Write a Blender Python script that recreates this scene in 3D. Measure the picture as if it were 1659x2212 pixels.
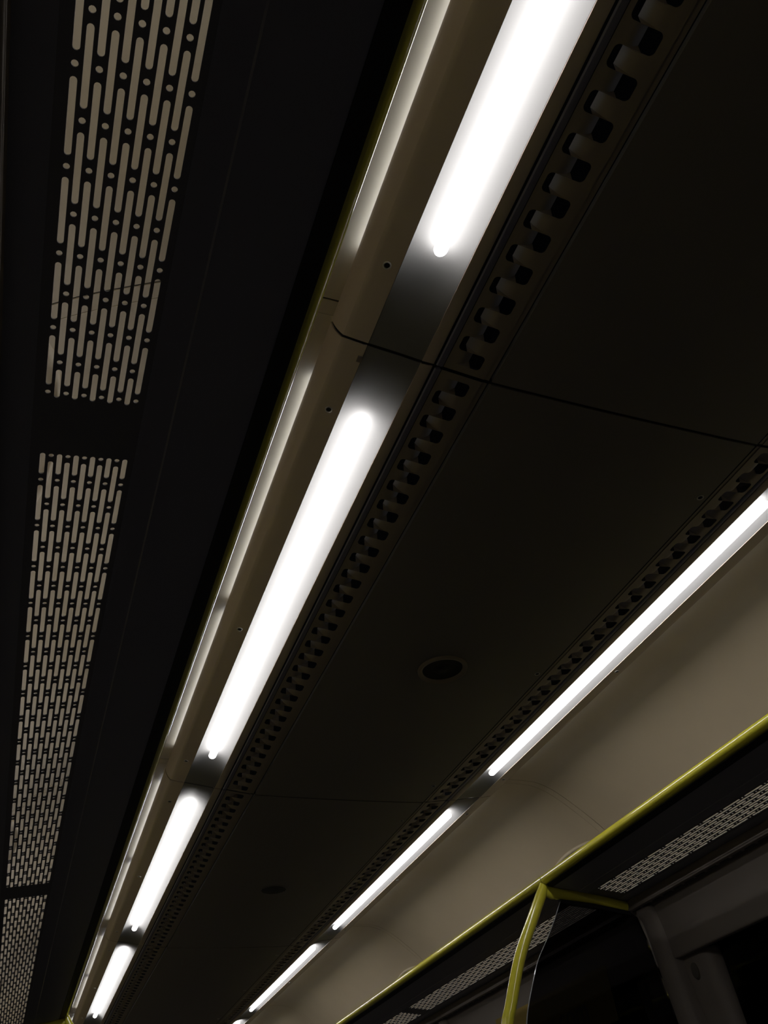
import bpy, bmesh, math, random
from mathutils import Vector, Matrix

random.seed(4)
for o in list(bpy.data.objects):
    bpy.data.objects.remove(o)
scene = bpy.context.scene
COL = scene.collection
PI = math.pi

# ------------------------------------------------------------------ units
S = 1.8            # length of one ceiling module in metres (profiles below are in module lengths)
XC = 0.5059        # carriage centre line measured from the camera
EYE = 1.10         # camera height above the floor
Y0 = -0.5673       # first panel joint, measured from the camera
NM = 5             # modules along the carriage
YA, YB = Y0, Y0 + NM

# ------------------------------------------------------------------ camera
def camera():
    a, b, c = math.radians(-25.17503), math.radians(41.07515), math.radians(-7.60441)
    f = Vector((-math.sin(a) * math.cos(b), math.cos(a) * math.cos(b), math.sin(b)))
    r0 = Vector((math.cos(a), math.sin(a), 0)); u0 = r0.cross(f)
    r = math.cos(c) * r0 + math.sin(c) * u0
    u = -math.sin(c) * r0 + math.cos(c) * u0
    cd = bpy.data.cameras.new('camera'); co = bpy.data.objects.new('camera', cd)
    COL.objects.link(co)
    cd.sensor_fit = 'VERTICAL'; cd.sensor_height = 24.0
    cd.lens = 1757.38 / 2212.0 * 24.0
    cd.clip_start = 0.02; cd.clip_end = 100
    co.matrix_world = Matrix(((r.x, u.x, -f.x, -XC * S), (r.y, u.y, -f.y, 0.0),
                              (r.z, u.z, -f.z, EYE), (0, 0, 0, 1)))
    scene.camera = co
camera()

# ------------------------------------------------------------------ world, exposure, lamp strengths
w = bpy.data.worlds.new('night'); scene.world = w; w.use_nodes = True
w.node_tree.nodes['Background'].inputs[0].default_value = (0.004, 0.005, 0.008, 1)
w.node_tree.nodes['Background'].inputs[1].default_value = 0.2
scene.view_settings.view_transform = 'Standard'
scene.view_settings.look = 'None'
scene.view_settings.gamma = 1.0
scene.view_settings.exposure = 0.0
scene.view_settings.use_curve_mapping = False
TUBE_L = 15.0      # radiance of the lamp tubes
STRIP_L = 6.5      # radiance of the narrow strips above the lamp housings

# ------------------------------------------------------------------ materials
def mat(name, col, rough=0.5, metal=0.0, spec=0.5, noise=0.0, nscale=30.0, bump=0.0, coat=0.0):
    m = bpy.data.materials.new(name); m.use_nodes = True
    nt = m.node_tree; p = nt.nodes['Principled BSDF']
    p.inputs['Base Color'].default_value = (*col, 1)
    p.inputs['Roughness'].default_value = rough
    p.inputs['Metallic'].default_value = metal
    p.inputs['Specular IOR Level'].default_value = spec
    p.inputs['Coat Weight'].default_value = coat
    if noise or bump:
        tc = nt.nodes.new('ShaderNodeTexCoord')
        n = nt.nodes.new('ShaderNodeTexNoise'); n.inputs['Scale'].default_value = nscale
        n.inputs['Detail'].default_value = 5
        nt.links.new(tc.outputs['Object'], n.inputs['Vector'])
        if noise:
            r = nt.nodes.new('ShaderNodeMapRange')
            r.inputs['To Min'].default_value = 1 - noise; r.inputs['To Max'].default_value = 1 + noise
            nt.links.new(n.outputs['Fac'], r.inputs['Value'])
            mx = nt.nodes.new('ShaderNodeMix'); mx.data_type = 'RGBA'; mx.blend_type = 'MULTIPLY'
            mx.inputs['Factor'].default_value = 1
            mx.inputs['A'].default_value = (*col, 1)
            nt.links.new(r.outputs['Result'], mx.inputs['B'])
            nt.links.new(mx.outputs['Result'], p.inputs['Base Color'])
        if bump:
            b = nt.nodes.new('ShaderNodeBump'); b.inputs['Strength'].default_value = bump
            b.inputs['Distance'].default_value = 0.002
            nt.links.new(n.outputs['Fac'], b.inputs['Height'])
            nt.links.new(b.outputs['Normal'], p.inputs['Normal'])
    return m

def emit(name, col, strength):
    m = bpy.data.materials.new(name); m.use_nodes = True
    nt = m.node_tree; nt.nodes.clear()
    o = nt.nodes.new('ShaderNodeOutputMaterial'); e = nt.nodes.new('ShaderNodeEmission')
    e.inputs[0].default_value = (*col, 1); e.inputs[1].default_value = strength
    nt.links.new(e.outputs[0], o.inputs['Surface'])
    return m

def tinted_glass(name, tint, refl=1.0):
    m = bpy.data.materials.new(name); m.use_nodes = True
    nt = m.node_tree; nt.nodes.clear()
    o = nt.nodes.new('ShaderNodeOutputMaterial')
    t = nt.nodes.new('ShaderNodeBsdfTransparent'); t.inputs[0].default_value = (*tint, 1)
    g = nt.nodes.new('ShaderNodeBsdfGlossy'); g.inputs['Roughness'].default_value = 0.02
    g.inputs[0].default_value = (refl, refl, refl, 1)
    fr = nt.nodes.new('ShaderNodeFresnel'); fr.inputs[0].default_value = 1.45
    mx = nt.nodes.new('ShaderNodeMixShader')
    nt.links.new(fr.outputs[0], mx.inputs[0]); nt.links.new(t.outputs[0], mx.inputs[1])
    nt.links.new(g.outputs[0], mx.inputs[2]); nt.links.new(mx.outputs[0], o.inputs['Surface'])
    return m

M = {
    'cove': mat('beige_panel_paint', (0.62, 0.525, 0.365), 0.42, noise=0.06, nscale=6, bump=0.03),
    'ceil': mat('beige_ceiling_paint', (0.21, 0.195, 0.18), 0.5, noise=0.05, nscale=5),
    'hous': mat('beige_housing_paint', (0.60, 0.51, 0.41), 0.45, noise=0.04, nscale=8),
    'vent': mat('vent_plate_paint', (0.27, 0.23, 0.185), 0.5, noise=0.04, nscale=9),
    'refl': mat('white_reflector', (0.19, 0.189, 0.188), 0.6),
    'rubber': mat('black_rubber', (0.012, 0.012, 0.014), 0.6),
    'seal': mat('blue_grey_seal', (0.16, 0.16, 0.24), 0.4),
    'black': mat('black_void', (0.006, 0.006, 0.006), 0.9),
    'rack': mat('dark_grey_rack_metal', (0.33, 0.33, 0.36), 0.45, noise=0.05, nscale=14),
    'perf': mat('dark_perforated_sheet', (0.25, 0.245, 0.25), 0.5, noise=0.05, nscale=14),
    'yellow': mat('yellow_gloss_paint', (0.76, 0.70, 0.055), 0.25, coat=1.0),
    'wall': mat('taupe_wall_lining', (0.22, 0.19, 0.165), 0.55, noise=0.06, nscale=7, bump=0.05),
    'steel': mat('steel_screw', (0.60, 0.59, 0.57), 0.35, metal=0.2),
    'edge': mat('glass_edge_glint', (0.62, 0.64, 0.62), 0.35),  # light grey colour in place of a lit glass edge
    'floor': mat('dark_floor_covering', (0.035, 0.037, 0.046), 0.7, noise=0.2, nscale=40),
    'recess_shade': mat('taupe_recess_shade', (0.10, 0.088, 0.075), 0.6),  # darker wall tone, recess shade put into the colour
    'sign': mat('yellow_notice_film', (0.34, 0.24, 0.03), 0.6),
    'ink': mat('dark_blue_ink', (0.02, 0.02, 0.06), 0.5),
    'tube': emit('lamp_tube_light', (1.0, 0.97, 0.955), TUBE_L),
    'strip': emit('lamp_strip_light', (0.88, 0.98, 1.18), STRIP_L),
    'screen': tinted_glass('grey_tinted_glass', (0.24, 0.24, 0.26)),
    'pane': tinted_glass('dark_window_glass', (0.10, 0.10, 0.12)),
}

# ------------------------------------------------------------------ geometry helpers
def P3(side, u, y, z):
    """car coordinates (module lengths) -> metres; side -1 left, +1 right, u = distance from the centre line"""
    return Vector((side * u * S, y * S, EYE + z * S))

REF = {}
def thing(name, loc, label, cat, group=None, kind=None):
    o = bpy.data.objects.new(name, None); COL.objects.link(o)
    o.location = loc; o.empty_display_size = 0.05
    tag(o, label, cat, group, kind)
    REF[o.name] = Vector(loc)
    return o

def tag(o, label=None, cat=None, group=None, kind=None):
    if label: o['label'] = label
    if cat: o['category'] = cat
    if group: o['group'] = group
    if kind: o['kind'] = kind
    return o

def link(name, bm, m, parent=None, root=None, smooth=35, mods=None):
    bmesh.ops.recalc_face_normals(bm, faces=bm.faces)
    if parent is not None and root is None: root = parent
    if root is not None:
        bmesh.ops.translate(bm, verts=bm.verts, vec=-REF[root.name])
    me = bpy.data.meshes.new(name); bm.to_mesh(me); bm.free()
    me.materials.append(m)
    if smooth:
        for p in me.polygons: p.use_smooth = True
        me.set_sharp_from_angle(angle=math.radians(smooth))
    o = bpy.data.objects.new(name, me); COL.objects.link(o)
    if parent is not None: o.parent = parent
    return o

def structure(name, bm, m):
    o = link(name, bm, m); o['kind'] = 'structure'; return o

def dup(root, dy, label=None, skip=()):
    """copy a thing with its parts and sub-parts, shifted along the carriage"""
    c = root.copy(); COL.objects.link(c)
    c.location = root.location + Vector((0, dy * S, 0))
    if label: c['label'] = label
    for ch in list(root.children):
        if ch in skip: continue
        k = ch.copy(); COL.objects.link(k); k.parent = c
        for g in list(ch.children):
            q = g.copy(); COL.objects.link(q); q.parent = k
    return c

def crspline(pts, n=6):
    out = []
    for i in range(len(pts) - 1):
        p0 = pts[max(i - 1, 0)]; p1 = pts[i]; p2 = pts[i + 1]; p3 = pts[min(i + 2, len(pts) - 1)]
        for k in range(n):
            t = k / n
            out.append(tuple(0.5 * (2 * b + (c - a) * t + (2 * a - 5 * b + 4 * c - d) * t * t + (3 * b - a - 3 * c + d) * t ** 3)
                             for a, b, c, d in zip(p0, p1, p2, p3)))
    out.append(tuple(pts[-1]))
    return out

def offset_path(path, d):
    q = []
    for i, p in enumerate(path):
        a = path[max(i - 1, 0)]; b = path[min(i + 1, len(path) - 1)]
        tx, tz = b[0] - a[0], b[1] - a[1]; L = math.hypot(tx, tz) or 1
        q.append((p[0] - tz / L * d, p[1] + tx / L * d))
    return q

def sheet(bm, side, path, y0, y1, th, ny=1):
    """solid strip: a (u, z) path with thickness th (to the left of the path direction) extruded along the carriage"""
    q = offset_path(path, th)
    n = len(path); rows = []
    for j in range(ny + 1):
        y = y0 + (y1 - y0) * j / ny
        rows.append(([bm.verts.new(P3(side, u, y, z)) for u, z in path],
                     [bm.verts.new(P3(side, u, y, z)) for u, z in q]))
    for j in range(ny):
        a, b = rows[j]; c, d = rows[j + 1]
        for i in range(n - 1):
            bm.faces.new((a[i], a[i + 1], c[i + 1], c[i]))
            bm.faces.new((b[i], d[i], d[i + 1], b[i + 1]))
        bm.faces.new((a[0], c[0], d[0], b[0])); bm.faces.new((a[-1], b[-1], d[-1], c[-1]))
    for a, b in (rows[0], rows[-1]):
        for i in range(n - 1):
            bm.faces.new((a[i], b[i], b[i + 1], a[i + 1]))

def prism(bm, side, poly, y0, y1):
    a = [bm.verts.new(P3(side, u, y0, z)) for u, z in poly]
    b = [bm.verts.new(P3(side, u, y1, z)) for u, z in poly]
    n = len(poly)
    for i in range(n):
        bm.faces.new((a[i], a[(i + 1) % n], b[(i + 1) % n], b[i]))
    bm.faces.new(a); bm.faces.new(b)

def box(bm, x0, x1, y0, y1, z0, z1):
    v = [bm.verts.new((x, y, z)) for z in (z0, z1) for y in (y0, y1) for x in (x0, x1)]
    for f in ((0, 1, 3, 2), (4, 6, 7, 5), (0, 4, 5, 1), (2, 3, 7, 6), (0, 2, 6, 4), (1, 5, 7, 3)):
        bm.faces.new([v[i] for i in f])

def tube(bm, pts, r, n=16, cap=True, flat=1.0, up=Vector((0, 1, 0))):
    """round tube along points; r a number or a list"""
    pts = [Vector(p) for p in pts]; rings = []
    for i, p in enumerate(pts):
        t = (pts[min(i + 1, len(pts) - 1)] - pts[max(i - 1, 0)]).normalized()
        ref = up if abs(t.dot(up)) < 0.95 else Vector((0, 0, 1))
        a = t.cross(ref).normalized(); b = a.cross(t).normalized()
        rr = r[i] if isinstance(r, (list, tuple)) else r
        rings.append([bm.verts.new(p + a * rr * math.cos(2 * PI * k / n) + b * rr * flat * math.sin(2 * PI * k / n)) for k in range(n)])
    for i in range(len(rings) - 1):
        for k in range(n):
            bm.faces.new((rings[i][k], rings[i][(k + 1) % n], rings[i + 1][(k + 1) % n], rings[i + 1][k]))
    if cap:
        bm.faces.new(rings[0]); bm.faces.new(rings[-1])

def lathe(bm, prof, c, n=32, axis=Vector((0, 0, 1))):
    """surface of revolution: prof = [(radius, height)] about axis at point c"""
    axis = axis.normalized()
    a = axis.orthogonal().normalized(); b = axis.cross(a)
    rings = []
    for r, h in prof:
        if r < 1e-6: rings.append([bm.verts.new(c + axis * h)])
        else: rings.append([bm.verts.new(c + axis * h + (a * math.cos(2 * PI * k / n) + b * math.sin(2 * PI * k / n)) * r) for k in range(n)])
    for i in range(len(rings) - 1):
        A, B = rings[i], rings[i + 1]
        for k in range(n):
            k2 = (k + 1) % n
            if len(A) == 1 and len(B) == 1: continue
            if len(A) == 1: bm.faces.new((A[0], B[k2], B[k]))
            elif len(B) == 1: bm.faces.new((A[k], A[k2], B[0]))
            else: bm.faces.new((A[k], A[k2], B[k2], B[k]))

def lerp_path(path, u):
    for (a, b), (c, d) in zip(path, path[1:]):
        if a <= u <= c: return b + (d - b) * (u - a) / (c - a)
    return path[-1][1]

SIDES = ((-1, 'left'), (1, 'right'))
ORD = ['nearest', 'second', 'third', 'fourth', 'fifth']
GAP = 0.0018       # half of the open joint between modules

# ------------------------------------------------------------------ cross-section (distance from centre, height above camera)
CEIL = [(-0.167, 0.6157), (-0.09, 0.6142), (0.0, 0.6136), (0.09, 0.6142), (0.167, 0.6157)]
VENT = [(0.1705, 0.6162), (0.2190, 0.6228)]
COVE = crspline([(0.315, 0.6668), (0.345, 0.6664), (0.395, 0.6655), (0.425, 0.6625), (0.456, 0.6510), (0.490, 0.6295),
                 (0.527, 0.6010), (0.558, 0.5740), (0.588, 0.5400), (0.610, 0.5000), (0.618, 0.4600), (0.619, 0.4250)], 5)
def rack_z(u): return 0.4475 - 0.13 * (u - 0.498)

# ------------------------------------------------------------------ shell of the carriage
bm = bmesh.new()
box(bm, -0.72 * S, 0.72 * S, (YA - 0.3) * S, (YB + 0.2) * S, -0.04, 0.0)
structure('floor', bm, M['floor'])
bm = bmesh.new()
sheet(bm, 1, [(-0.66, 0.715), (0.66, 0.715)], YA - 0.3, YB + 0.2, 0.02)
structure('ceiling', bm, M['black'])
LINING = [(0.5975, 0.4240), (0.6035, 0.4060), (0.6090, 0.3850), (0.6122, 0.3600), (0.6138, 0.3400), (0.6145, 0.3250),
          (0.6165, 0.3195), (0.6220, 0.3190), (0.6300, 0.3200)]
for side, sn in SIDES:
    bm = bmesh.new()
    # fascia under the rack's rear edge, the recess above the lining, the lining panel over the windows
    sheet(bm, side, crspline([(0.5850, 0.4372), (0.5824, 0.4345), (0.5819, 0.4290), (0.5819, 0.4190), (0.5830, 0.4160), (0.5890, 0.4142), (0.5950, 0.4160),
                              (0.6000, 0.4250)], 4), YA, YB, 0.003)
    sheet(bm, side, crspline(LINING, 4), YA, YB, 0.003)
    # lower wall below the window sill
    sheet(bm, side, [(0.640, -0.14), (0.652, -0.15), (0.652, -0.30), (0.640, -0.61)], YA, YB, 0.006)
    # outer skin behind the lining
    sheet(bm, side, [(0.66, 0.71), (0.690, 0.42), (0.690, 0.330)], YA - 0.3, YB + 0.2, 0.004)
    structure('wall_' + sn, bm, M['wall'])
for y, sn in ((YA - 0.28, 'back'), (YB + 0.18, 'front')):
    bm = bmesh.new(); box(bm, -0.7 * S, 0.7 * S, y * S, y * S + 0.04, 0.0, EYE + 0.73 * S)
    structure('wall_' + sn, bm, M['wall'])
n = 0
for side, sn in SIDES:
    for k in range(NM):
        n += 1
        bm = bmesh.new()
        sheet(bm, side, [(0.655, 0.335), (0.668, -0.145)], YA + k + 0.02, YA + k + 0.87, 0.004)
        structure('window_%d' % n, bm, M['pane'])

# moulded pillars between the windows
n = 0
for side, sn in SIDES:
    for k in range(1, NM):
        yj = YA + k
        n += 1
        bm = bmesh.new()
        # proud rib carrying the screen
        pr = crspline([(0.590, 0.4140), (0.592, 0.4050), (0.598, 0.3920), (0.6015, 0.3650), (0.6075, 0.2900), (0.6135, 0.2240),
                       (0.622, 0.10), (0.630, -0.16)], 4)
        ys = [yj - 0.054, yj - 0.050, yj - 0.044, yj - 0.034, yj - 0.022, yj - 0.008, yj - 0.001, yj + 0.002]
        dd = [0.030, 0.012, 0.0045, 0.0008, 0.0, 0.0012, 0.006, 0.030]
        rows = []
        for y, d in zip(ys, dd):
            rows.append([bm.verts.new(P3(side, u + d, y, z)) for u, z in pr])
        for a, b in zip(rows, rows[1:]):
            for i in range(len(pr) - 1): bm.faces.new((a[i], a[i + 1], b[i + 1], b[i]))
        a, b = rows[0], rows[-1]
        for i in range(len(pr) - 1): bm.faces.new((a[i], b[i], b[i + 1], a[i + 1]))
        bm.faces.new([r[0] for r in rows]); bm.faces.new([r[-1] for r in rows])
        # broad rounded face beside it
        pf = [(0.629, 0.322), (0.631, 0.300), (0.642, 0.200), (0.652, 0.05), (0.660, -0.16)]
        ys = [yj - 0.126, yj - 0.123, yj - 0.117, yj - 0.110, yj - 0.100, yj - 0.06, yj - 0.046]
        dd = [0.030, 0.014, 0.006, 0.002, 0.0, 0.0, 0.001]
        rows = [[bm.verts.new(P3(side, u + d, y, z)) for u, z in pf] for y, d in zip(ys, dd)]
        for a, b in zip(rows, rows[1:]):
            for i in range(len(pf) - 1): bm.faces.new((a[i], a[i + 1], b[i + 1], b[i]))
        a, b = rows[0], rows[-1]
        q = [[bm.verts.new(P3(side, u + 0.05, y, z)) for u, z in pf] for y in (ys[0], ys[-1])]
        for i in range(len(pf) - 1):
            bm.faces.new((a[i], q[0][i], q[0][i + 1], a[i + 1]))
            bm.faces.new((b[i], b[i + 1], q[1][i + 1], q[1][i]))
            bm.faces.new((q[0][i], q[1][i], q[1][i + 1], q[0][i + 1]))
        structure('trim_%d' % n, bm, M['wall'])
        # oval recess in the pillar face: its shade is the dark colour of a raised disc
        bm = bmesh.new()
        c = P3(side, 0.6318, yj - 0.0755, 0.2945)
        lathe(bm, [(0.0, 0.0055), (0.010, 0.005), (0.0165, 0.003), (0.019, -0.004), (0.0, -0.004)], Vector((0, 0, 0)), 24, Vector((-side, 0, 0.10)))
        for v in bm.verts: v.co.z *= 1.55
        bmesh.ops.translate(bm, verts=bm.verts, vec=c)
        pc = link('pillar_recess_shade', bm, M['recess_shade'])
        tag(pc, 'dark oval standing in for the shaded recess in the %s pillar of the %s wall' % (ORD[k - 1], sn), 'recess_shade', 'dark ovals for the shaded pillar recesses')

# black joint gaskets across the roof
for k in range(NM + 1):
    yj = YA + k
    n += 1
    bm = bmesh.new()
    half = [(0.0, 0.6160), (0.09, 0.6165), (0.1668, 0.6180), (0.1700, 0.6188), (0.2190, 0.6254), (0.2415, 0.6266), (0.2963, 0.6345),
            (0.3160, 0.6377)] + crspline([(0.3200, 0.6386), (0.3237, 0.6426), (0.3267, 0.6480), (0.3287, 0.6538), (0.3290, 0.6590)], 5)
    path = [(-u, z) for u, z in reversed(half)] + half[1:]
    sheet(bm, 1, path, yj - 0.0022, yj + 0.0022, 0.012)
    structure('trim_%d' % n, bm, M['rubber'])

# dark air slots in the underside of the wall fascia
for side, sn in SIDES:
    n += 1
    bm = bmesh.new()
    for k in range(int((YB - YA) / 0.034)):
        y = YA + 0.034 * k
        prism(bm, side, [(0.5858, 0.4150), (0.5862, 0.4143), (0.5895, 0.4136), (0.5900, 0.4146)], y, y + 0.026)
    structure('trim_%d' % n, bm, M['rubber'])

# ------------------------------------------------------------------ screws
def screw_bm(c, axis, r=0.0058):
    bm = bmesh.new()
    lathe(bm, [(r * 1.25, -0.0005), (r * 1.22, 0.0011), (r * 1.0, 0.0016), (r * 0.80, 0.0004), (r * 0.74, -0.001)], c, 20, axis)
    return bm
def screw(root, c, axis, r=0.0058, lab=None):
    s = link('screw', screw_bm(c, axis, r), M['steel'], root)
    b2 = bmesh.new()
    lathe(b2, [(r * 0.86, 0.00025), (r * 0.5, 0.0002), (0, 0.0002)], c, 16, axis)
    link('socket', b2, M['black'], s, root)
    return s

# ------------------------------------------------------------------ ceiling panels (one per module)
root = thing('ceiling_panel', P3(1, 0, YA, 0.615), 'nearest flat ceiling panel between the two vent strips, top right of the photo', 'ceiling panel', 'flat panels along the ceiling centre')
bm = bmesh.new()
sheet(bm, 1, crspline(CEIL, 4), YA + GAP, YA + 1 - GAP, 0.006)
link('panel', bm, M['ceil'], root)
for dy in (0.091, 0.505, 0.921):
    screw(root, P3(1, 0.1575, YA + dy, 0.6153), Vector((0, 0, -1)), 0.0062)
LAB = ['', 'second flat ceiling panel, with a round recessed speaker in its middle', 'third flat ceiling panel, with a faint round slotted grille in its middle',
       'fourth flat ceiling panel from the camera', 'farthest flat ceiling panel at the far end']
for k in range(1, NM): dup(root, k, LAB[k])

# round speaker of the second panel
c = P3(1, 0.0015, YA + 1.5165, 0.6136)
root = thing('ceiling_speaker', c, 'round recessed loudspeaker with a pale rim in the second ceiling panel', 'speaker')
bm = bmesh.new()
lathe(bm, [(0.0675, 0.002), (0.0672, -0.0035), (0.0655, -0.0070), (0.0635, -0.0080), (0.0590, -0.0070), (0.0555, -0.0035), (0.0540, 0.001)], c, 56)
link('rim', bm, M['vent'], root)
bm = bmesh.new()
lathe(bm, [(0.0545, -0.0005), (0.045, -0.0003), (0.030, -0.0002), (0.012, -0.0002), (0.010, -0.0014), (0, -0.0022)], c, 48)
link('cone', bm, M['rubber'], root)
c = P3(1, 0.0, YA + 2.5165, 0.6136)
root = thing('ceiling_speaker', c, 'round slotted speaker grille, almost invisible, in the third ceiling panel', 'speaker')
bm = bmesh.new()
lathe(bm, [(0.060, 0.002), (0.0595, -0.0012), (0.056, -0.002), (0, -0.002)], c, 48)
link('cover', bm, M['ceil'], root)
bm = bmesh.new()
for i in range(-7, 8):
    x = i * 0.0068; h = math.sqrt(max(0.05 ** 2 - x * x, 0.0001))
    box(bm, c.x + x - 0.0018, c.x + x + 0.0018, c.y - h, c.y + h, c.z - 0.0026, c.z - 0.0015)
link('grille_slot', bm, M['black'], root)

# ------------------------------------------------------------------ air vents with staggered pressed tongues
def vent_bm(side):
    bm = bmesh.new()
    (ua, za), (ub, zb) = VENT
    zv = lambda u: za + (zb - za) * (u - ua) / (ub - ua)
    U1, U2 = 0.1849, 0.2144
    ya, yb = YA + GAP, YA + 1 - GAP
    m = 0.0095; rows = 59; h = (1 - 2 * m) / rows
    def quad(u0, u1, y0, y1):
        bm.faces.new([bm.verts.new(P3(side, u, y, zv(u))) for u, y in ((u0, y0), (u1, y0), (u1, y1), (u0, y1))])
    # long rails either side; a shallow fold near the centre edge
    bm.faces.new([bm.verts.new(P3(side, u, y, zv(u) + 0.0009)) for u, y in ((ua, ya), (0.1758, ya), (0.1758, yb), (ua, yb))])
    a = [bm.verts.new(P3(side, 0.1758, y, zv(0.1758) + dz)) for y, dz in ((ya, 0.0009), (yb, 0.0009), (yb, 0), (ya, 0))]
    bm.faces.new(a)
    quad(0.1758, U1, ya, yb); quad(U2, ub, ya, yb)
    quad(U1, U2, ya, YA + m); quad(U1, U2, YA + 1 - m, yb)
    W = U2 - U1; D = 0.0095
    for i in range(rows):
        y0 = YA + m + i * h; y1 = y0 + h
        inner = (i % 2 == 0)                 # deep end towards the carriage centre
        prev = None; N = 9
        for k in range(N + 1):
            t = 0.68 * k / N
            u = (U2 - W * t) if inner else (U1 + W * t)
            s = max(0.0, (t - 0.16) / 0.52)
            d = D * s ** 2.0
            e = 0.0004 + 0.0012 * s            # the tongue narrows as it bends up
            v = (bm.verts.new(P3(side, u, y0 + (e if t > 0.3 else 0), zv(u) + d)), bm.verts.new(P3(side, u, y1 - (e if t > 0.3 else 0), zv(u) + d)))
            if prev:
                bm.faces.new((prev[0], v[0], v[1], prev[1]))
                for q0, q1, yy in ((prev[0], v[0], y0), (prev[1], v[1], y1)):     # pressed side walls
                    if d > 0.0006:
                        a_ = bm.verts.new(P3(side, pu, yy, zv(pu))); b_ = bm.verts.new(P3(side, u, yy, zv(u)))
                        bm.faces.new((q0, q1, b_, a_))
            prev = v; pu = u
        # rounded corners of the opening at the deep end
        ue = U1 if inner else U2; sg = 1 if inner else -1; r = 0.0042
        for yc, sy in ((y0, 1), (y1, -1)):
            arc = []
            for k in range(6):
                a_ = PI / 2 * k / 5
                arc.append((ue + sg * r * (1 - math.sin(a_)), yc + sy * r * (1 - math.cos(a_))))
            pts = [(ue, yc)] + arc
            bm.faces.new([bm.verts.new(P3(side, u, y, zv(u) - 0.00002)) for u, y in pts])
    return bm
def vent(side, sn):
    root = thing('air_vent', P3(side, 0.195, YA, 0.62), 'x', 'air vent', 'toothed air vent strips beside the %s lamps' % sn)
    v = link('vent_plate', vent_bm(side), M['vent'], root, smooth=30)
    bm = bmesh.new()
    sheet(bm, side, [(0.2198, 0.6226), (0.2215, 0.6218), (0.2255, 0.6222), (0.2268, 0.6234)], YA + GAP, YA + 1 - GAP, 0.004)
    link('rubber_seal', bm, M['seal'], root)
    bm = bmesh.new()
    sheet(bm, side, [(0.168, 0.675), (0.229, 0.675)], YA + GAP, YA + 1 - GAP, 0.002)
    link('duct_back', bm, M['black'], root)
    return root
for side, sn in SIDES:
    r0 = vent(side, sn)
    for k in range(NM):
        lab = '%s toothed air vent strip from the camera, inside the %s row of lamps' % (ORD[k], sn)
        if k == 0: r0['label'] = lab
        else: dup(r0, k, lab)

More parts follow.
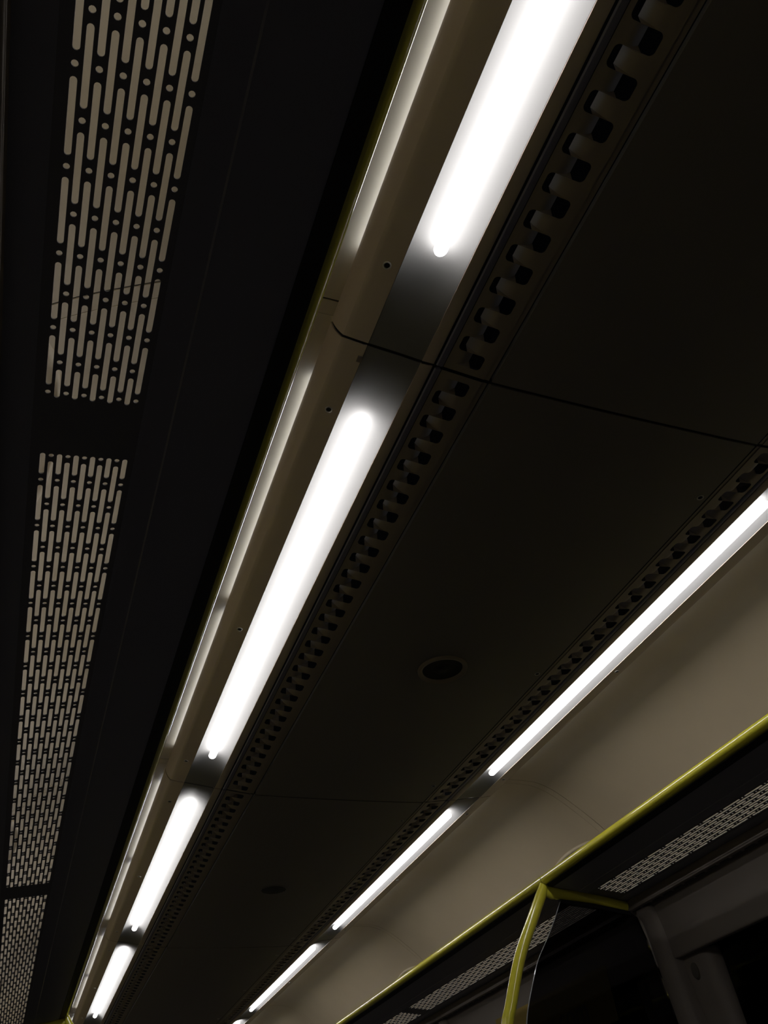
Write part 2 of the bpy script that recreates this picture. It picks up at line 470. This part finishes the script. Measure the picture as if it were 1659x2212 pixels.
# ------------------------------------------------------------------ ceiling lights
A, B = (0.2415, 0.6241), (0.2963, 0.6320)      # aperture edges in cross-section
def lamp_frame():
    du, dz = B[0] - A[0], B[1] - A[1]; L = math.hypot(du, dz)
    t = (du / L, dz / L); nrm = (-t[1], t[0])   # along the aperture, up into the housing
    return t, nrm, L
def lamp(side, sn):
    root = thing('ceiling_light', P3(side, 0.27, YA, 0.63), 'x', 'ceiling light', 'ceiling lights in the %s row' % sn)
    t, nrm, L = lamp_frame()
    q = lambda s, d: (A[0] + t[0] * s + nrm[0] * d, A[1] + t[1] * s + nrm[1] * d)
    ya, yb = YA + GAP, YA + 1 - GAP
    # housing: inner flange, outer flange rolling up into a rounded shoulder
    bm = bmesh.new()
    sheet(bm, side, [(0.2288, 0.6290), (0.2290, 0.6240), (0.2300, 0.6236), A, q(0.0006, 0.010)], ya, yb, 0.0016)
    sh = [(0.3080, 0.6338), (0.3160, 0.6353), (0.3212, 0.6364)] + crspline([(0.3214, 0.6366), (0.3252, 0.6412), (0.3284, 0.6470), (0.3304, 0.6535), (0.3306, 0.6585)], 4)
    sheet(bm, side, [q(L - 0.0006, 0.010), B] + sh, ya, yb, 0.0016)
    link('housing', bm, M['hous'], root)
    # curved white reflector behind the aperture
    bm = bmesh.new()
    rows = []
    NK = 20
    for y, f in ((ya, 0.03), (YA + 0.008, 0.03), (YA + 0.018, 0.05), (YA + 0.034, 0.22), (YA + 0.054, 0.50), (YA + 0.069, 0.80), (YA + 0.084, 0.97), (YA + 0.1, 1.0), (YA + 0.3, 1.0),
                 (YA + 0.5, 1.0), (YA + 0.7, 1.0), (YA + 0.89, 1.0), (YA + 0.899, 0.97), (YA + 0.914, 0.80), (YA + 0.930, 0.50), (YA + 0.952, 0.22),
                 (YA + 0.972, 0.05), (yb, 0.03)):
        row = []
        for k in range(NK + 1):
            x = (k / NK - 0.5) * 2
            u, z = q(0.0004 + (L - 0.0008) * k / NK, 0.0006 + f * DEPTH * (1 - abs(x) ** 2.2))
            row.append((bm.verts.new(P3(side, u, y, z)), bm.verts.new(P3(side, u + nrm[0] * 0.0012, y, z + nrm[1] * 0.0012))))
        rows.append(row)
    for a, b in zip(rows, rows[1:]):
        for k in range(NK):
            bm.faces.new((a[k][0], a[k + 1][0], b[k + 1][0], b[k][0])); bm.faces.new((a[k][1], b[k][1], b[k + 1][1], a[k + 1][1]))
        for k in (0, NK): bm.faces.new((a[k][0], b[k][0], b[k][1], a[k][1]))
    for a in (rows[0], rows[-1]):
        for k in range(NK): bm.faces.new((a[k][0], a[k][1], a[k + 1][1], a[k + 1][0]))
    link('reflector', bm, M['refl'], root, smooth=50)
    # lamp tube with rounded ends
    bm = bmesh.new()
    cu, cz = q(L * 0.5, TUBE_H)
    y0, y1 = YA + 0.090, YA + 0.893
    ru, rz = 0.0062, 0.0052
    rings = []; NR = 20
    e = 0.0075
    prof = [(y0 + e * (1 - math.cos(PI / 2 * k / 7)), max(math.sin(PI / 2 * k / 7), 0.03)) for k in range(8)]
    prof += [(y0 + e + (y1 - y0 - 2 * e) * k / 24, 1.0) for k in range(1, 24)]
    prof += [(y1 - e * (1 - math.cos(PI / 2 * k / 7)), max(math.sin(PI / 2 * k / 7), 0.03)) for k in range(7, -1, -1)]
    for y, f in prof:
        ring = []
        for k in range(NR):
            a = 2 * PI * k / NR
            s = ru * f * math.cos(a); d = rz * f * math.sin(a)
            ring.append(bm.verts.new(P3(side, cu + t[0] * s + nrm[0] * d, y, cz + t[1] * s + nrm[1] * d)))
        rings.append(ring)
    for a, b in zip(rings, rings[1:]):
        for k in range(NR): bm.faces.new((a[k], a[(k + 1) % NR], b[(k + 1) % NR], b[k]))
    bm.faces.new(rings[0]); bm.faces.new(rings[-1])
    link('lamp_tube', bm, M['tube'], root)
    # narrow strip lamp lying in the gap between the shoulder and the cove
    for s0, s1 in ((0.075, 0.474), (0.510, 0.925)):
        bm = bmesh.new()
        sheet(bm, side, [(0.3262, 0.6585), (0.3262, 0.6612)], YA + s0, YA + s1, 0.0010)
        link('strip_lamp', bm, M['strip'], root)
    ax = Vector((-side * 0.2, 0, -1)).normalized()
    for dy in (0.089, 0.5015, 0.9155):
        screw(root, P3(side, 0.3075, YA + dy, 0.6337), Vector((side * nrm[0], 0, nrm[1])) * -1)
    return root
DEPTH = 0.0135; TUBE_H = 0.0042
LAMPS = {}
for side, sn in SIDES:
    r0 = lamp(side, sn)
    for k in range(NM):
        lab = '%s white tube light from the camera in the %s row' % (ORD[k], sn)
        if k == 0: r0['label'] = lab; LAMPS[side, 0] = r0
        else: LAMPS[side, k] = dup(r0, k, lab)
# small dark latch beside the second left lamp's near end
bm = bmesh.new(); c = P3(-1, 0.2985, YA + 1.018, 0.6318)
box(bm, c.x - 0.004, c.x + 0.004, c.y - 0.006, c.y + 0.006, c.z - 0.002, c.z + 0.002)
bmesh.ops.translate(bm, verts=bm.verts, vec=-LAMPS[-1, 1].location)
o = bpy.data.meshes.new('latch'); bm.to_mesh(o); bm.free(); o.materials.append(M['wall'])
ob = bpy.data.objects.new('latch', o); COL.objects.link(ob); ob.parent = LAMPS[-1, 1]

# ------------------------------------------------------------------ cove panels
def cove(side, sn):
    root = thing('cove_panel', P3(side, 0.45, YA, 0.65), 'x', 'wall panel', 'curved beige panels on the %s side' % sn)
    bm = bmesh.new()
    sheet(bm, side, COVE, YA + 0.0006, YA + 1 - 0.0176, 0.004, 4)
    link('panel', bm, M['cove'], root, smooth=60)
    bm = bmesh.new()
    sheet(bm, side, [(u, z + 0.0004) for u, z in COVE], YA + 1 - 0.0154, YA + 1 + 0.0004, 0.004)
    link('joint_strip', bm, M['cove'], root, smooth=60)
    bm = bmesh.new()
    sheet(bm, side, [(u, z + 0.0022) for u, z in COVE], YA + 1 - 0.020, YA + 1 + 0.002, 0.004)
    link('joint_backing', bm, M['rubber'], root, smooth=60)
    return root
for side, sn in SIDES:
    r0 = cove(side, sn)
    for k in range(NM):
        lab = '%s curved beige cove panel from the camera, above the %s luggage rack' % (ORD[k], sn)
        if k == 0: r0['label'] = lab
        else: dup(r0, k, lab)

# ------------------------------------------------------------------ luggage racks
COLP = 0.00563      # column spacing
def perforated(side):
    """sheet with staggered slots and dots, cut as real holes"""
    cu = bpy.data.curves.new('perforated_panel', 'CURVE'); cu.dimensions = '2D'; cu.fill_mode = 'BOTH'
    th = 0.0016
    cu.extrude = th / 2
    def poly(pts):
        sp = cu.splines.new('POLY'); sp.points.add(len(pts) - 1); sp.use_cyclic_u = True
        for p, (x, y) in zip(sp.points, pts): p.co = (x * S, y * S, 0, 1)
    u0, u1 = 0.4885, 0.5660
    poly([(u0, 0.0), (u1, 0.0), (u1, 1.0), (u0, 1.0)])
    r = 0.00178
    def stadium(u, a, b, nn=5):
        pts = []
        for k in range(nn + 1):
            an = PI * k / nn; pts.append((u + r * math.cos(an), b - r + r * math.sin(an)))
        for k in range(nn + 1):
            an = PI + PI * k / nn; pts.append((u + r * math.cos(an), a + r + r * math.sin(an)))
        poly(pts)
    def dot(u, y):
        poly([(u + r * math.cos(2 * PI * k / 10), y + r * math.sin(2 * PI * k / 10)) for k in range(10)])
    p = 0.0537; g = 0.0062
    for c in range(11):
        u = 0.4977 + (10 - c) * COLP
        if c % 2 == 0:
            dots = [0.0505 + p * i for i in range(18)]
            stadium(u, 0.0222, 0.0505 - g)
        else:
            dots = [0.0242 + p * i for i in range(18)]
            stadium(u, dots[-1] + g, 0.968)
        for d in dots: dot(u, d)
        for a, b in zip(dots, dots[1:]): stadium(u, a + g, b - g)
    o = bpy.data.objects.new('tmp', cu); COL.objects.link(o)
    dg = bpy.context.evaluated_depsgraph_get(); dg.update()
    me = bpy.data.meshes.new_from_object(o.evaluated_get(dg))
    bpy.data.objects.remove(o)
    bm = bmesh.new(); bm.from_mesh(me)
    for v in bm.verts:
        u = v.co.x / S
        v.co = Vector((side * v.co.x, v.co.y, EYE + rack_z(u) * S + v.co.z))
    return bm
STANCHION = {1: 2, -1: 3}      # joint number that carries a grab pole on each side
def rack(side, sn):
    root = thing('luggage_rack', P3(side, 0.5, YA, rack_z(0.5)), 'dark luggage rack with perforated shelf and yellow front rail along the %s side' % sn, 'luggage rack')
    RU, RZ, RR = 0.4008, 0.4716, 0.0091
    yj = YA + STANCHION[side] - 0.006
    for a, b in ((YA, yj - 0.0011), (yj + 0.0011, YB)):
        bm = bmesh.new()
        tube(bm, [P3(side, RU, a + (b - a) * k / 8, RZ) for k in range(9)], RR * S, 28, up=Vector((0, 0, 1)))
        tag(link('front_rail', bm, M['yellow'], root, smooth=60), 'glossy yellow front rail')
    bm = bmesh.new(); tube(bm, [P3(side, RU, yj - 0.002, RZ), P3(side, RU, yj + 0.002, RZ)], RR * S * 0.93, 24, up=Vector((0, 0, 1)))
    link('rail_sleeve', bm, M['rubber'], root)
    # solid front part of the shelf
    bm = bmesh.new()
    path = [(0.4060, 0.4675), (0.4085, 0.4630), (0.4120, rack_z(0.412) + 0.0006), (0.430, rack_z(0.43)), (0.4700, rack_z(0.47)), (0.4715, rack_z(0.4715) - 0.0012),
            (0.4870, rack_z(0.487) - 0.0012), (0.4880, rack_z(0.488) - 0.0006), (0.4915, rack_z(0.4915) - 0.0006)]
    sheet(bm, side, path, YA, YB, 0.0014)
    link('shelf_front', bm, M['rack'], root)
    bm = bmesh.new()
    sheet(bm, side, [(0.4010, 0.4612), (0.4050, 0.4602), (0.4110, 0.4594), (0.4150, rack_z(0.415) - 0.0004)], YA, YB, 0.0012)
    link('rail_shade_strip', bm, M['rubber'], root)  # black strip added to darken the underside of the rail
    bm = bmesh.new()
    path = [(0.5625, rack_z(0.5625) - 0.0006), (0.5670, rack_z(0.567) - 0.0006), (0.5685, rack_z(0.568) - 0.0010), (0.5840, rack_z(0.584) - 0.0006), (0.6000, rack_z(0.60) + 0.001), (0.616, rack_z(0.60) + 0.004)]
    sheet(bm, side, path, YA, YB, 0.0014)
    link('shelf_back', bm, M['rack'], root)
    p0 = None
    for k in range(NM):
        if k == 0:
            bm = perforated(side)
            bmesh.ops.translate(bm, verts=bm.verts, vec=(0, YA * S, 0))
            p0 = link('perforated_panel', bm, M['perf'], root, smooth=0)
        else:
            q = p0.copy(); COL.objects.link(q); q.location.y += k * S
    # brackets from the shelf to the cove at each joint
    b0 = None
    for k in range(1, NM):
        if b0 is None:
            bm = bmesh.new()
            c = P3(side, 0.5745, YA + k + 0.118, 0.5560)
            ax = Vector((-side * 0.70, 0, -0.71)).normalized()
            lathe(bm, [(0.0445, -0.004), (0.0435, 0.002), (0.0415, 0.0045), (0.038, 0.0060), (0.034, 0.0055), (0.031, 0.0035), (0.026, 0.0030), (0, 0.0030)], Vector((0, 0, 0)), 48, ax)
            for v in bm.verts: v.co.y *= 4.2
            bmesh.ops.translate(bm, verts=bm.verts, vec=c)
            b0 = link('bracket_cover', bm, M['cove'], root)
        else:
            q = b0.copy(); COL.objects.link(q); q.location.y += (k - 1) * S
    return root
for side, sn in SIDES: rack(side, sn)

# ------------------------------------------------------------------ grab poles and glass screens at the rack ends
def grab_pole(side, k, lab, lab2):
    yj = YA + k
    root = thing('grab_pole', P3(side, 0.23, yj, -0.61), lab, 'grab pole', 'yellow grab poles')
    pts = crspline([(0.4010, 0.4650), (0.3935, 0.4510), (0.3795, 0.4305), (0.3600, 0.4020), (0.3305, 0.3590), (0.3115, 0.3262), (0.2955, 0.2929),
                    (0.2815, 0.2616), (0.2699, 0.2373), (0.2530, 0.1850), (0.2400, 0.1100), (0.2330, 0.0), (0.2320, -0.20), (0.2320, -0.6111)], 6)
    bm = bmesh.new()
    tube(bm, [P3(side, u, yj, z) for u, z in pts], [min(0.0104, 0.0080 + 0.0003 * i) * S for i in range(len(pts))], 24)
    link('pole', bm, M['yellow'], root, smooth=60)
    bm = bmesh.new()
    bar = [(0.3960, 0.4545, 0.0105), (0.4120, 0.4500, 0.0125), (0.4350, 0.4470, 0.0108), (0.4800, 0.4430, 0.0104), (0.5560, 0.4288, 0.0098), (0.5780, 0.4250, 0.0096)]
    tube(bm, [P3(side, u, yj, z) for u, z, r in bar], [r * S for u, z, r in bar], 20, flat=0.62)
    link('crossbar', bm, M['yellow'], root, smooth=60)
    sc = thing('glass_screen', P3(side, 0.45, yj, -0.4), lab2, 'glass screen', 'tinted draught screens')
    edge = crspline([(0.4304, 0.4370), (0.4078, 0.4028), (0.3823, 0.3687), (0.3540, 0.3330), (0.3330, 0.2950), (0.3114, 0.2494), (0.2960, 0.1950), (0.2860, 0.1200),
                     (0.2820, 0.0), (0.2820, -0.40)], 5)
    outer = [(0.640, -0.40), (0.632, 0.0), (0.6160, 0.224), (0.6030, 0.365), (0.5940, 0.405), (0.5800, 0.4140)]
    bm = bmesh.new()
    prism(bm, side, edge + outer, yj - 0.0020, yj + 0.0020)
    link('pane', bm, M['screen'], sc, smooth=0)
    bm = bmesh.new()
    sheet(bm, side, edge, yj - 0.0018, yj + 0.0018, 0.0007)
    link('pane_edge_glint', bm, M['edge'], sc)  # pale strip painting the light caught along the glass edge
    bm = bmesh.new()
    prism(bm, side, [(0.4260, 0.4370), (0.4300, 0.4300), (0.5000, 0.4210), (0.5800, 0.4080), (0.5800, 0.4150), (0.50, 0.4290)], yj - 0.0045, yj + 0.0045)
    link('clamp', bm, M['rubber'], sc)
grab_pole(1, 2, 'curved yellow grab pole under the right luggage rack', 'dark tinted glass screen beside the curved yellow pole on the right')
grab_pole(-1, 3, 'yellow grab pole at the far left, only its top in the bottom left corner', 'tinted glass screen at the far left rack joint')

# ------------------------------------------------------------------ yellow notice stuck to the lining behind the screen
ya, yb, z0, z1 = 1.60, 2.12, 0.262, 0.361
c = P3(1, 0.6125, 1.86, 0.31)
root = thing('notice', c, 'long yellow notice with dark blue lettering on the right wall lining behind the glass screen', 'sign')
def lin_u(z): return 0.6118
bm = bmesh.new()
vs = [[bm.verts.new(P3(1, lin_u(z) - d, y, z)) for y, z in ((ya, z0), (yb, z0), (yb, z1), (ya, z1))] for d in (0.0, 0.0014)]
bm.faces.new(vs[0]); bm.faces.new(vs[1])
for i in range(4): bm.faces.new((vs[0][i], vs[0][(i + 1) % 4], vs[1][(i + 1) % 4], vs[1][i]))
link('backing', bm, M['sign'], root, smooth=0)
cu = bpy.data.curves.new('lettering', 'FONT'); cu.body = 'ay.com'; cu.size = 0.13; cu.extrude = 0.0003
cu.align_x = 'CENTER'; cu.align_y = 'CENTER'
t = bpy.data.objects.new('tmp', cu); COL.objects.link(t)
dg = bpy.context.evaluated_depsgraph_get(); dg.update()
me = bpy.data.meshes.new_from_object(t.evaluated_get(dg)); bpy.data.objects.remove(t)
me.name = 'lettering'; me.materials.clear(); me.materials.append(M['ink'])
o = bpy.data.objects.new('lettering', me); COL.objects.link(o); o.parent = root
n_ = Vector((-1, 0, 0)); x_ = Vector((0, -1, 0)); y_ = n_.cross(x_)
p = P3(1, 0.6102, 1.80, 0.300) - c
o.matrix_local = Matrix(((x_.x, y_.x, n_.x, p.x), (x_.y, y_.y, n_.y, p.y), (x_.z, y_.z, n_.z, p.z), (0, 0, 0, 1)))
